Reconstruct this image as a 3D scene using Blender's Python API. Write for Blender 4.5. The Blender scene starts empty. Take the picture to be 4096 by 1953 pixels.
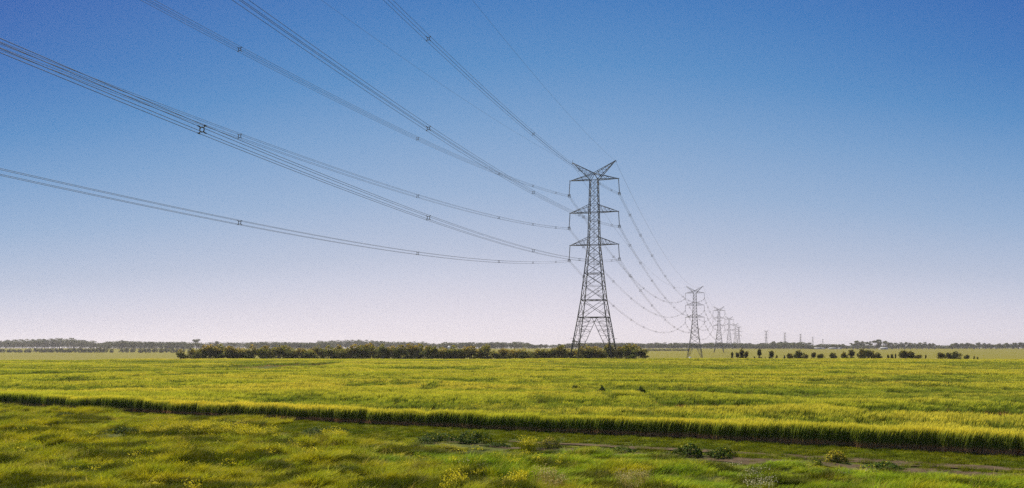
import bpy, math, random
import numpy as np
from mathutils import Vector, Matrix

sc = bpy.context.scene
# ------------------------------------------------------------------ camera
F = 3500.0; HOR = 1393.0; EYE = 5.0        # focal length and horizon row on a 4096 x 1953 picture
cam_d = bpy.data.cameras.new("camera"); cam = bpy.data.objects.new("camera", cam_d)
sc.collection.objects.link(cam); sc.camera = cam
cam.location = (0, 0, EYE); cam.rotation_euler = (math.radians(90), 0, 0)
cam_d.sensor_width = 36; cam_d.sensor_fit = 'HORIZONTAL'
cam_d.lens = 36 * F / 4096; cam_d.shift_y = (HOR - 976.5) / 4096
cam_d.clip_start = 0.5; cam_d.clip_end = 60000
# ------------------------------------------------------------------ sky and sun
SUN_EL = math.radians(50); SUN_AZ = math.radians(-32); SKYG = 0.68
w = bpy.data.worlds.new("World"); sc.world = w; w.use_nodes = True
nt = w.node_tree; nt.nodes.clear()
N = nt.nodes.new; L = nt.links.new
out = N('ShaderNodeOutputWorld'); bg = N('ShaderNodeBackground'); bg.inputs['Strength'].default_value = 0.1
sky = N('ShaderNodeTexSky'); sky.sky_type = 'NISHITA'; sky.sun_disc = False
sky.sun_elevation = SUN_EL; sky.sun_rotation = SUN_AZ; sky.air_density = 1.0; sky.dust_density = 1.0; sky.ozone_density = 1.5
tc = N('ShaderNodeTexCoord'); sx = N('ShaderNodeSeparateXYZ'); L(tc.outputs['Generated'], sx.inputs[0])
def fn(op, a, b):
    n = N('ShaderNodeMath'); n.operation = op
    for i, v in enumerate((a, b)):
        if isinstance(v, (int, float)): n.inputs[i].default_value = v
        else: L(v, n.inputs[i])
    return n.outputs[0]
# colour of the clear air by height above the horizon; the sky turns bluer away from the middle of the view to the north
xm = fn('SUBTRACT', sx.outputs['X'], 0.03)
side = fn('MULTIPLY', fn('MULTIPLY', xm, xm), 0.5)
low = fn('MINIMUM', fn('ADD', fn('MULTIPLY', sx.outputs['Z'], 3.0), 0.15), 1.0)
tt = fn('MULTIPLY', fn('ADD', sx.outputs['Z'], fn('MULTIPLY', side, low)), 1.0)
tt = fn('MAXIMUM', tt, 0.0)
def lin(c): return tuple(((v / 255 + .055) / 1.055) ** 2.4 if v > 10 else v / 255 / 12.92 for v in c)
SKY = [(0.0, (232, 223, 230)), (.026, (226, 219, 229)), (.055, (213, 210, 224)), (.085, (197, 201, 220)), (.112, (181, 191, 214)), (.18, (148, 174, 208)), (.247, (119, 158, 202)),
       (.31, (86, 139, 194)), (.37, (66, 122, 186)), (.46, (47, 96, 173)), (.7, (45, 85, 160)), (1.0, (40, 76, 150))]
ramp = N('ShaderNodeValToRGB'); ramp.color_ramp.interpolation = 'LINEAR'; cr = ramp.color_ramp
cr.elements[0].color = (*lin(SKY[0][1]), 1); cr.elements[1].color = (*lin(SKY[-1][1]), 1)
for p, c in SKY[1:-1]:
    e = cr.elements.new(p); e.color = (*lin(c), 1)
L(tt, ramp.inputs[0])
up = N('ShaderNodeVectorMath'); up.operation = 'SCALE'; up.inputs['Scale'].default_value = 10.0 * SKYG
L(ramp.outputs[0], up.inputs[0])
mx = N('ShaderNodeMix'); mx.data_type = 'RGBA'; mx.inputs[0].default_value = 0.98
L(sky.outputs[0], mx.inputs[6]); L(up.outputs[0], mx.inputs[7])
L(mx.outputs[2], bg.inputs[0]); L(bg.outputs[0], out.inputs[0])
#SKYEND
sd = bpy.data.lights.new("sun", 'SUN'); sd.energy = 5.0; sd.angle = math.radians(0.5); sd.color = (1.0, .93, .80)
so = bpy.data.objects.new("sun", sd); sc.collection.objects.link(so)
sdir = Vector((math.sin(SUN_AZ) * math.cos(SUN_EL), math.cos(SUN_AZ) * math.cos(SUN_EL), math.sin(SUN_EL)))
so.rotation_euler = (-sdir).to_track_quat('-Z', 'Y').to_euler(); so.location = (0, 0, 150)
sc.view_settings.view_transform = 'Standard'; sc.view_settings.look = 'None'
sc.view_settings.exposure = 0.58; sc.view_settings.gamma = 1
sc.render.engine = 'CYCLES'; sc.cycles.max_bounces = 6; sc.cycles.transparent_max_bounces = 8
sc.cycles.volume_bounces = 0; sc.cycles.use_denoising = False

# ------------------------------------------------------------------ helpers
rng = np.random.RandomState(7)
COL = sc.collection
HID = bpy.data.collections.new("plant_sources")       # patterns the stuff is scattered from, not in the scene

def tag(o, label=None, cat=None, group=None, kind=None):
    if label: o['label'] = label
    if cat: o['category'] = cat
    if group: o['group'] = group
    if kind: o['kind'] = kind
    return o

def empty(name, loc, rz=0.0, scale=None):
    o = bpy.data.objects.new(name, None); o.empty_display_size = 0.5
    o.location = loc; o.rotation_euler = (0, 0, rz)
    if scale: o.scale = scale
    COL.objects.link(o); return o

def mesh_from(name, V, Fc, mats=None, cols=None, matidx=None, smooth=False):
    """V (n,3); Fc list of arrays (m,3)/(m,4); cols per vertex (n,3)"""
    me = bpy.data.meshes.new(name)
    V = np.asarray(V, dtype=np.float32)
    loops = np.concatenate([f.ravel() for f in Fc]).astype(np.int32)
    sizes = np.concatenate([np.full(len(f), f.shape[1]) for f in Fc]).astype(np.int32)
    starts = np.concatenate([[0], np.cumsum(sizes)[:-1]]).astype(np.int32)
    me.vertices.add(len(V)); me.vertices.foreach_set('co', V.ravel())
    me.loops.add(len(loops)); me.loops.foreach_set('vertex_index', loops)
    me.polygons.add(len(sizes)); me.polygons.foreach_set('loop_start', starts)
    try: me.polygons.foreach_set('loop_total', sizes)
    except Exception: pass
    if smooth: me.polygons.foreach_set('use_smooth', np.ones(len(sizes), bool))
    if cols is not None:
        a = me.color_attributes.new('col', 'FLOAT_COLOR', 'POINT')
        c = np.ones((len(V), 4), np.float32); c[:, :3] = cols
        a.data.foreach_set('color', c.ravel())
    for m in (mats or []): me.materials.append(m)
    me.update(calc_edges=True); me.validate()
    return me

def obj(name, me, parent=None, coll=None):
    o = bpy.data.objects.new(name, me); (coll or COL).objects.link(o)
    if parent: o.parent = parent
    return o

class Bars:
    """square or round bars collected into one mesh"""
    def __init__(s): s.V = []; s.F4 = []; s.n = 0
    def bar(s, a, b, r, r2=None, k=4):
        a = np.asarray(a, float); b = np.asarray(b, float); r2 = r if r2 is None else r2
        d = b - a; l = np.linalg.norm(d)
        if l < 1e-6: return s
        d /= l; up = np.array([0, 0, 1.]) if abs(d[2]) < .95 else np.array([1., 0, 0])
        u = np.cross(d, up); u /= np.linalg.norm(u); v = np.cross(d, u)
        an = (np.arange(k) + .5) * 2 * np.pi / k
        ring = np.outer(np.cos(an), u) + np.outer(np.sin(an), v)
        s.V.append(a + ring * r); s.V.append(b + ring * r2)
        n = s.n
        for i in range(k):
            j = (i + 1) % k
            s.F4.append((n + i, n + j, n + k + j, n + k + i))
        if k == 4:
            s.F4.append((n + 3, n + 2, n + 1, n)); s.F4.append((n + 4, n + 5, n + 6, n + 7))
        s.n += 2 * k; return s
    def tube(s, P, r, k=5):
        """continuous tube along the polyline P with radius (array or number) r"""
        P = np.asarray(P, float); m = len(P); r = np.broadcast_to(r, m)
        T = np.gradient(P, axis=0); T /= np.linalg.norm(T, axis=1)[:, None]
        up = np.array([0, 0, 1.]) if abs(T[0][2]) < .9 else np.array([1., 0, 0])
        U = np.cross(T, up); U /= np.linalg.norm(U, axis=1)[:, None]; W = np.cross(T, U)
        an = np.arange(k) * 2 * np.pi / k
        R = P[:, None, :] + r[:, None, None] * (np.cos(an)[None, :, None] * U[:, None, :] + np.sin(an)[None, :, None] * W[:, None, :])
        s.V.append(R.reshape(-1, 3)); n = s.n
        for i in range(m - 1):
            for j in range(k):
                q = (j + 1) % k
                s.F4.append((n + i * k + j, n + i * k + q, n + (i + 1) * k + q, n + (i + 1) * k + j))
        s.n += m * k; return s
    def mesh(s, name, mat, smooth=False):
        return mesh_from(name, np.concatenate(s.V), [np.array(s.F4)], [mat], smooth=smooth)

# ------------------------------------------------------------------ materials
def mat_new(name):
    m = bpy.data.materials.new(name); m.use_nodes = True
    t = m.node_tree; t.nodes.clear(); return m, t
def rgbmix(t, fac, a, b, mode='MIX'):
    n = t.nodes.new('ShaderNodeMix'); n.data_type = 'RGBA'; n.blend_type = mode
    for sck, v in ((0, fac), (6, a), (7, b)):
        if isinstance(v, (int, float)): n.inputs[sck].default_value = v
        elif isinstance(v, tuple): n.inputs[sck].default_value = (*v, 1)
        else: t.links.new(v, n.inputs[sck])
    return n.outputs[2]
def noise(t, vec, scale, detail=3, rough=.55, sxyz=(1, 1, 1)):
    mp = t.nodes.new('ShaderNodeMapping'); mp.inputs['Scale'].default_value = sxyz
    t.links.new(vec, mp.inputs[0])
    n = t.nodes.new('ShaderNodeTexNoise'); n.inputs['Scale'].default_value = scale
    n.inputs['Detail'].default_value = detail; n.inputs['Roughness'].default_value = rough
    t.links.new(mp.outputs[0], n.inputs['Vector']); return n.outputs[0]
def rng_map(t, v, a, b, c=0., d=1.):
    n = t.nodes.new('ShaderNodeMapRange'); n.interpolation_type = 'SMOOTHSTEP'
    t.links.new(v, n.inputs[0])
    for i, x in zip((1, 2, 3, 4), (a, b, c, d)): n.inputs[i].default_value = x
    return n.outputs[0]
def pos(t):
    return t.nodes.new('ShaderNodeNewGeometry').outputs['Position']
def finish(t, color, rough=.8, metal=0., transl=0., bump=None, spec=.3):
    o = t.nodes.new('ShaderNodeOutputMaterial'); p = t.nodes.new('ShaderNodeBsdfPrincipled')
    if isinstance(color, tuple): p.inputs['Base Color'].default_value = (*color, 1)
    else: t.links.new(color, p.inputs['Base Color'])
    p.inputs['Roughness'].default_value = rough; p.inputs['Metallic'].default_value = metal
    p.inputs['Specular IOR Level'].default_value = spec
    if bump:
        b = t.nodes.new('ShaderNodeBump'); b.inputs['Distance'].default_value = bump[1]; b.inputs['Strength'].default_value = 1
        t.links.new(bump[0], b.inputs['Height']); t.links.new(b.outputs[0], p.inputs['Normal'])
    if transl > 0:
        tr = t.nodes.new('ShaderNodeBsdfTranslucent'); mx = t.nodes.new('ShaderNodeMixShader')
        mx.inputs[0].default_value = transl
        if isinstance(color, tuple): tr.inputs[0].default_value = (*color, 1)
        else: t.links.new(color, tr.inputs[0])
        t.links.new(p.outputs[0], mx.inputs[1]); t.links.new(tr.outputs[0], mx.inputs[2]); t.links.new(mx.outputs[0], o.inputs[0])
    else: t.links.new(p.outputs[0], o.inputs[0])

def plant_mat(name, big_a, big_b, transl=.3, scale=.06, stretch=(1, 1, 1), lo=.35, hi=.65, rough=.7, fine=None, vary=.0):
    """vertex colour times a tint that drifts over the place (two real colour strains of the plants)"""
    m, t = mat_new(name)
    vc = t.nodes.new('ShaderNodeVertexColor'); vc.layer_name = 'col'
    P = pos(t)
    f = rng_map(t, noise(t, P, scale, 4, .6, stretch), lo, hi)
    tint = rgbmix(t, f, big_a, big_b)
    c = rgbmix(t, 1., vc.outputs[0], tint, 'MULTIPLY')
    oi = t.nodes.new('ShaderNodeObjectInfo'); rv = rng_map(t, oi.outputs['Random'], 0, 1, 1 - vary, 1 + vary)
    h = t.nodes.new('ShaderNodeVectorMath'); h.operation = 'SCALE'; t.links.new(c, h.inputs[0]); t.links.new(rv, h.inputs['Scale']); c = h.outputs[0]
    if fine:
        g = rng_map(t, noise(t, P, fine, 2, .5), .3, .7, .72, 1.25)
        h = t.nodes.new('ShaderNodeVectorMath'); h.operation = 'SCALE'
        t.links.new(c, h.inputs[0]); t.links.new(g, h.inputs['Scale']); c = h.outputs[0]
    finish(t, c, rough, 0, transl, spec=.06)
    return m
M = {}
M['wheat'] = plant_mat('wheat', (1.10, 1.03, 1.1), (.86, .93, .78), .34, .06, (.30, 1.5, 1), .38, .60, vary=.16)
M['grass'] = plant_mat('grass', (1.12, 1.08, .9), (.78, .92, .9), .34, .8, (.6, 1, 1), .36, .64, vary=.36)
M['leaf'] = plant_mat('gum_leaf', (1.15, 1.0, 1.0), (.8, .9, .9), .34, .12, lo=.4, hi=.6)
M['far_leaf'] = plant_mat('far_leaf', (1., 1.0, 1.0), (.8, .82, .85), .15, .02, lo=.35, hi=.65)
M['weed'] = plant_mat('weed_leaf', (1., 1., 1.), (.8, .85, .9), .22, .5)
M['flower'] = plant_mat('flower_petal', (1., 1., 1.), (.92, .9, .9), .25, .5)
def simple(name, c1, c2, sc_=8., rough=.7, metal=0., bump=0.):
    m, t = mat_new(name); P = pos(t); n = noise(t, P, sc_, 4, .6)
    c = rgbmix(t, rng_map(t, n, .3, .7), c1, c2)
    finish(t, c, rough, metal, bump=(n, bump) if bump else None); return m
M['steel'] = simple('galvanised_steel', (.075, .075, .060), (.13, .128, .105), .35, .7, .0)
M['wire'] = simple('aluminium_cable', (.12, .115, .09), (.16, .15, .12), .5, .7, .0)
M['insul'] = simple('glazed_insulator', (.06, .05, .045), (.08, .065, .055), 3., .4)
M['bark'] = simple('gum_bark', (.16, .12, .09), (.30, .25, .20), 5., .9)
M['concrete'] = simple('concrete', (.3, .3, .28), (.4, .39, .36), 5., .9)
M['white'] = simple('white_sheet', (.72, .72, .70), (.82, .82, .80), .4, .5)
M['roof'] = simple('weathered_roof', (.38, .37, .36), (.50, .49, .47), .4, .6)
M['wall'] = simple('shed_wall', (.35, .34, .32), (.45, .44, .41), .4, .8)
M['dark'] = simple('dark_opening', (.03, .03, .03), (.04, .04, .04), 1, .8)
# ground: soil under the crop and thin grass near, mown pasture beyond the crest
m, t = mat_new('ground'); P = pos(t); s_ = t.nodes.new('ShaderNodeSeparateXYZ'); t.links.new(P, s_.inputs[0])
near = rgbmix(t, rng_map(t, noise(t, P, .8, 5, .65), .35, .65), (.045, .055, .012), (.085, .095, .02))
pa = noise(t, P, .03, 5, .6, (.25, 1, 1)); pb = noise(t, P, .25, 4, .7, (.3, 1, 1))
far = rgbmix(t, rng_map(t, pa, .35, .65), (.185, .165, .008), (.15, .145, .006))
far = rgbmix(t, rng_map(t, pb, .3, .75), far, (.17, .14, .010))
c = rgbmix(t, rng_map(t, s_.outputs[1], 262, 275), near, far)
finish(t, c, .95, bump=(noise(t, P, 2.5, 4, .7), .05), spec=.05); M['ground'] = m
m, t = mat_new('track_soil'); P = pos(t)
c = rgbmix(t, rng_map(t, noise(t, P, 1.2, 6, .7), .35, .65), (.075, .052, .028), (.12, .085, .05))
c = rgbmix(t, rng_map(t, noise(t, P, .5, 5, .7), .5, .62), c, (.05, .055, .015))
finish(t, c, .95, bump=(noise(t, P, 9, 5, .7), .04), spec=.05); M['soil'] = m

# ------------------------------------------------------------------ terrain
E0_ = (-44., 75.); En_ = (.4608, .8875)
GY = [-20000, 90, 160, 215, 250, 268, 300, 360, 500, 722, 900, 1167, 1450, 1700, 2000, 3000, 20000]
GZ = [0, 0, .25, .7, .93, .9, .45, -.9, -3.8, -5.6, -4.9, -1.1, 1.9, 3.9, 4.3, 4.2, 3.5]
_yy = np.linspace(-100, 3000, 3101)
_zz = np.interp(_yy, GY, GZ); _k = np.ones(31) / 31
_zs = np.convolve(np.pad(_zz, 15, mode='edge'), _k, 'valid')
def gz(x, y):
    x = np.asarray(x, float); y = np.asarray(y, float)
    z = np.interp(y, _yy, _zs)
    crest = np.exp(-((y - 255) / 55.) ** 2) * np.clip(-(x + 70) / 110, 0, 1) * .55
    bump = .05 * np.sin(x * .21 + .6 * np.sin(y * .13)) * np.sin(y * .17 + x * .05)
    near = .13 * np.sin(x * .9 + 1.3 * np.sin(y * .6)) * np.sin(y * .8 + .7 * np.sin(x * .5 + 1)) + .07 * np.sin(x * 2.3 + y) * np.sin(y * 1.9 - x * .7)
    near = near * np.clip(-((x - E0_[0]) * En_[0] + (y - E0_[1]) * En_[1]) / 6 - .6, 0, 1)
    near = near * np.clip((80 - y) / 20, 0, 1)
    far = .35 * np.sin(x * .006 + 1) * np.clip((y - 800) / 500, 0, 1)
    return z - crest + bump * np.clip((300 - y) / 40, 0, 1) + near + far

xs = np.concatenate([[-13000, -8000, -5000, -3000, -2200], np.arange(-1700, -200, 60.), np.arange(-200, -60, 8.), np.arange(-60, 60, 1.5),
                     np.arange(60, 240, 8.), np.arange(240, 1800, 60.), [2200, 3000, 5000, 8000, 13000]])
ys = np.concatenate([[-13000, -3000, -500, -60], np.arange(0, 24, 8.), np.arange(24, 90, 1.), np.arange(90, 340, 6.), np.arange(340, 2100, 35.),
                     [2400, 3000, 4000, 6000, 9000, 13000]])
X, Y = np.meshgrid(xs, ys); Z = gz(X, Y); nx, ny = len(xs), len(ys)
idx = np.arange(nx * ny).reshape(ny, nx)
Fq = np.stack([idx[:-1, :-1], idx[:-1, 1:], idx[1:, 1:], idx[1:, :-1]], -1).reshape(-1, 4)
g = obj('ground', mesh_from('ground', np.stack([X, Y, Z], -1).reshape(-1, 3), [Fq], [M['ground']], smooth=True))
tag(g, kind='structure')

# crop edge line: from E0 to E1 (seen from upper left to lower right)
E0 = np.array([-44., 75.]); E1 = np.array([23.4, 40.])
Ed = (E1 - E0) / np.linalg.norm(E1 - E0); En = np.array([-Ed[1], Ed[0]])        # En points into the crop
if En[1] < 0: En = -En
def edist(x, y):
    """metres inside the crop (+) or on the verge (-)"""
    return (np.asarray(x) - E0[0]) * En[0] + (np.asarray(y) - E0[1]) * En[1]
def along(x, y):
    return (np.asarray(x) - E0[0]) * Ed[0] + (np.asarray(y) - E0[1]) * Ed[1]

# smooth value noise on the plane, for heights of plants
class VN:
    def __init__(s, seed, n=256):
        s.t = np.random.RandomState(seed).rand(n, n); s.n = n
    def __call__(s, x, y):
        x = np.asarray(x, float); y = np.asarray(y, float)
        i = np.floor(x).astype(int); j = np.floor(y).astype(int); fx = x - i; fy = y - j
        fx = fx * fx * (3 - 2 * fx); fy = fy * fy * (3 - 2 * fy); n = s.n
        a = s.t[i % n, j % n]; b = s.t[(i + 1) % n, j % n]; c = s.t[i % n, (j + 1) % n]; d = s.t[(i + 1) % n, (j + 1) % n]
        return (a * (1 - fx) + b * fx) * (1 - fy) + (c * (1 - fx) + d * fx) * fy
vn1, vn2, vn3, vn4 = VN(1), VN(2), VN(3), VN(4)

# dirt ruts of the farm track between the verge and the crop
def strip(offs, width, s0, s1, seed, dz=.035):
    s = np.arange(s0, s1, .4); r = np.random.RandomState(seed)
    wob = lambda k: np.interp(s, np.arange(s0, s1 + 3, 1.3), r.uniform(-1, 1, len(np.arange(s0, s1 + 3, 1.3)))) * k
    fade = np.clip((s - s0) / 22, .12, 1)
    a = offs - (width / 2) * fade + wob(.12); b = offs + (width / 2) * fade + wob(.12)
    V = []
    for q in np.linspace(0, 1, 5):
        o = a * (1 - q) + b * q
        x = E0[0] + Ed[0] * s + En[0] * o; y = E0[1] + Ed[1] * s + En[1] * o
        V.append(np.stack([x, y, gz(x, y) + dz], -1))
    V = np.stack(V, 1); n = len(s); ii = np.arange(n * 5).reshape(n, 5)
    Fs = np.stack([ii[:-1, :-1], ii[:-1, 1:], ii[1:, 1:], ii[1:, :-1]], -1).reshape(-1, 4)
    return V.reshape(-1, 3), Fs
Va, Fa = strip(-4.9, 1.6, 46, 110, 3); Vb, Fb = strip(-7.1, 1.8, 46, 110, 5)
tr = obj('dirt_track', mesh_from('dirt_track', np.concatenate([Va, Vb]), [np.concatenate([Fa, Fb + len(Va)])], [M['soil']]))
tag(tr, kind='structure')

# ------------------------------------------------------------------ scatter by geometry nodes (stuff only)
def source(name, me):
    o = bpy.data.objects.new(name, me); return o
def scatter(name, pts, scl, rot, idx, sources, label, cat):
    cl = bpy.data.collections.new(name + '_source')
    for i, me in enumerate(sources):
        o = bpy.data.objects.new('%s_source_%02d' % (name, i), me); cl.objects.link(o)
    me = bpy.data.meshes.new(name); me.vertices.add(len(pts)); me.vertices.foreach_set('co', np.asarray(pts, np.float32).ravel())
    a = me.attributes.new('iscl', 'FLOAT_VECTOR', 'POINT'); a.data.foreach_set('vector', np.asarray(scl, np.float32).ravel())
    a = me.attributes.new('irot', 'FLOAT_VECTOR', 'POINT'); a.data.foreach_set('vector', np.asarray(rot, np.float32).ravel())
    a = me.attributes.new('iidx', 'INT', 'POINT'); a.data.foreach_set('value', np.asarray(idx, np.int32))
    o = obj(name, me)
    ng = bpy.data.node_groups.new(name, 'GeometryNodeTree')
    ng.interface.new_socket(name='Geometry', in_out='INPUT', socket_type='NodeSocketGeometry')
    ng.interface.new_socket(name='Geometry', in_out='OUTPUT', socket_type='NodeSocketGeometry')
    gi = ng.nodes.new('NodeGroupInput'); go = ng.nodes.new('NodeGroupOutput')
    mp = ng.nodes.new('GeometryNodeMeshToPoints'); ip = ng.nodes.new('GeometryNodeInstanceOnPoints')
    ci = ng.nodes.new('GeometryNodeCollectionInfo'); ci.inputs['Collection'].default_value = cl
    ci.inputs['Separate Children'].default_value = True; ci.inputs['Reset Children'].default_value = True
    def na(n, ty):
        q = ng.nodes.new('GeometryNodeInputNamedAttribute'); q.data_type = ty; q.inputs['Name'].default_value = n
        return [x for x in q.outputs if x.enabled and x.name == 'Attribute'][0]
    l = ng.links.new
    l(gi.outputs[0], mp.inputs['Mesh']); l(mp.outputs[0], ip.inputs['Points']); l(ci.outputs[0], ip.inputs['Instance'])
    ip.inputs['Pick Instance'].default_value = True
    l(na('iidx', 'INT'), ip.inputs['Instance Index']); l(na('irot', 'FLOAT_VECTOR'), ip.inputs['Rotation']); l(na('iscl', 'FLOAT_VECTOR'), ip.inputs['Scale'])
    l(ip.outputs[0], go.inputs[0])
    md = o.modifiers.new('scatter', 'NODES'); md.node_group = ng
    tag(o, label, cat, kind='stuff'); return o

# blades: V strips bent by the wind
def blades(r, n, rad, h0, h1, w, lean, colf, segs=3, wtop=.2, spread=.15, head=None):
    """n ribbons in a disc; returns V, quads, cols"""
    V = []; Q = []; C = []; nv = 0
    for i in range(n):
        a = r.rand() * 6.283; q = rad * math.sqrt(r.rand()); x0, y0 = q * math.cos(a), q * math.sin(a)
        h = r.uniform(h0, h1); th = r.rand() * math.pi; wx, wy = math.cos(th), math.sin(th)
        lx = lean[0] * r.uniform(.5, 1.5) + r.normal() * spread; ly = lean[1] * r.uniform(.5, 1.5) + r.normal() * spread
        ts = np.linspace(0, 1, segs + 1)
        px = x0 + lx * h * ts ** 2; py = y0 + ly * h * ts ** 2; pz = h * ts * (1 - .12 * ts * (lx * lx + ly * ly))
        ww = w * (1 - (1 - wtop) * ts) * r.uniform(.7, 1.3)
        if head is not None: ww[-1] = head * .25; ww[-2] = head * r.uniform(.8, 1.2)
        v = np.empty((2 * (segs + 1), 3))
        v[0::2] = np.stack([px - wx * ww, py - wy * ww, pz], -1); v[1::2] = np.stack([px + wx * ww, py + wy * ww, pz], -1)
        c = np.array([colf(tt, r) for tt in ts]); c = np.repeat(c, 2, axis=0) * r.uniform(.8, 1.2)
        V.append(v); C.append(c)
        for k in range(segs):
            b = nv + 2 * k; Q.append((b, b + 1, b + 3, b + 2))
        nv += 2 * (segs + 1)
    return np.concatenate(V), np.array(Q), np.concatenate(C)
def merge(parts):
    V = []; Q = []; C = []; n = 0
    for v, q, c in parts:
        V.append(v); Q.append(q + n); C.append(c); n += len(v)
    return np.concatenate(V), np.concatenate(Q), np.concatenate(C)

STRAW = np.array((.66, .36, .14)); STEM = np.array((.17, .23, .035)); LEAFC = np.array((.22, .255, .02)); HEADC = np.array((.84, .73, .06))
GHEAD = np.array((.36, .38, .03))
def wheat_clump(seed, n, rad, wide, HEADC=HEADC):
    r = np.random.RandomState(seed)
    def stemc(tt, r_):
        if tt < .22: return STRAW
        if tt > .8: return HEADC
        return STEM * (1 - tt) + LEAFC * tt
    parts = [blades(r, n, rad, .92, 1.14, .006 * wide, (.20, .0), stemc, 5, .9, .07, head=.017 * wide)]
    # leaves start up the stem and arch over
    def leaves(n, z0, z1, col, ln):
        V = []; Q = []; C = []; nv = 0
        for i in range(n):
            a = r.rand() * 6.283; q = rad * math.sqrt(r.rand()); x0, y0 = q * math.cos(a), q * math.sin(a); z = r.uniform(z0, z1)
            b = r.rand() * 6.283; l_ = r.uniform(.6, 1.2) * ln; dx, dy = math.cos(b) * .55 + .25, math.sin(b) * .55
            P = np.array([[x0, y0, z], [x0 + dx * l_ * .5, y0 + dy * l_ * .5, z + l_ * .75], [x0 + dx * l_, y0 + dy * l_, z + l_ * .75]])
            wd = np.array([.5, 1., .15])[:, None] * .011 * wide * np.array([[-dy, dx, .3]])
            v = np.empty((6, 3)); v[0::2] = P - wd; v[1::2] = P + wd
            V.append(v); C.append(np.repeat(col[None] * r.uniform(.75, 1.25), 6, axis=0)); Q += [(nv, nv + 1, nv + 3, nv + 2), (nv + 2, nv + 3, nv + 5, nv + 4)]; nv += 6
        return np.concatenate(V), np.array(Q), np.concatenate(C)
    parts.append(leaves(int(n * 1.6), .25, .7, LEAFC, .24)); parts.append(leaves(int(n * 1.1), .0, .2, STRAW, .16))
    V, Q, C = merge(parts)
    return mesh_from('wheat_clump', V, [Q], [M['wheat']], C)

def frustum_pts(y0, y1, dens, r, margin=9, k=.60):
    """random points on the ground in the field of view, dens per square metre (number or function)"""
    A = (y1 - y0) * (k * (y0 + y1) + 2 * margin); n = int(A * dens)
    hw1 = k * y1 + margin
    y = r.uniform(y0, y1, int(n * 2.2)); x = r.uniform(-hw1, hw1, len(y)); keep = np.abs(x) < k * y + margin
    x, y = x[keep], y[keep]; n2 = int((k * (y0 + y1) + 2 * margin) * (y1 - y0) * dens)
    return x[:n2], y[:n2]

# lodged and thin streaks of the crop, seen as long dark hollows: picture x0,x1, row, half depth in rows
def px2g(px, py, z=0.9):
    d = (EYE - z) * F / (py - HOR); return (px - 2048) * d / F, d
STREAK = [(2640, 2990, 1603, 7, .35), (2900, 3160, 1596, 5, .5), (2383, 2430, 1570, 7, .1), (2538, 2588, 1571, 7, .1), (2275, 2325, 1558, 5, .5), (3330, 4096, 1621, 8, .3),
          (3960, 4140, 1602, 6, .4), (130, 420, 1489, 4, .35), (1050, 1360, 1463, 3, .3), (930, 1180, 1467, 2.5, .4), (220, 560, 1512, 4, .5),
          (1400, 1700, 1530, 5, .6), (1690, 1760, 1540, 6, .5), (2100, 2220, 1590, 6, .55), (2450, 2700, 1650, 8, .6), (3000, 3500, 1665, 9, .65),
          (1100, 1300, 1580, 5, .6), (300, 520, 1548, 4, .6), (2700, 3300, 1560, 4, .6), (3500, 3900, 1520, 4, .6), (3200, 3350, 1490, 3, .5),
          (3600, 3800, 1540, 4, .6), (1750, 1990, 1519, 3, .55), (640, 900, 1498, 3, .6), (2750, 3000, 1480, 2, .5), (1500, 2000, 1477, 2, .6), (3100,3400,1515,3,.6)]
def crop_height(x, y):
    q_ = np.clip(60 / y, .3, 1.2); ly = np.log(np.maximum(y, 5)); ux = (x + 4 * vn4(x * .08, y * .08)) / (np.maximum(y, 5) / 60) ** .7
    a_ = vn1(ux * .085 + 11, ly * 11 + ux * .03); b_ = vn2(ux * .20 + 3, ly * 24 + ux * .05); c_ = vn3(x * .45, y * .7)
    h = 1.09 - .32 * np.clip((a_ - .35) / .5, 0, 1) ** 1.6 - .30 * np.clip((b_ - .42) / .45, 0, 1) ** 1.4 - .09 * c_
    h = h + .10 * np.exp(-np.clip(edist(x, y), 0, 9) / 1.5) - (.0 * x)
    h = np.where(edist(x, y) < 2.5, np.maximum(h, .86 + .2 * vn4(x * .9, y * .9)), h)
    d = y; px = 2048 + x / d * F; py = HOR + (EYE - .9) / d * F
    for (a, b, row, hw, amt) in STREAK:
        xa, ya = px2g(a, row); xb, _ = px2g(b, row); _, yn = px2g(a, row + hw); _, yf = px2g(a, row - hw)
        cx = (xa + xb) / 2; rx = abs(xb - xa) / 2; ry = max(abs(yn - yf) / 2 * 2.0, 1.6)
        wob = (vn4(x * .35 + a, y * 0 + row) - .5) * ry * 1.2
        q = ((x - cx) / rx) ** 4 + ((y + wob - ya + ry * .45) / ry) ** 2
        h = h - (1 - amt) * 1.05 * np.exp(-q ** 2)
    return np.clip(h, .16, 1.12)

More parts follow.
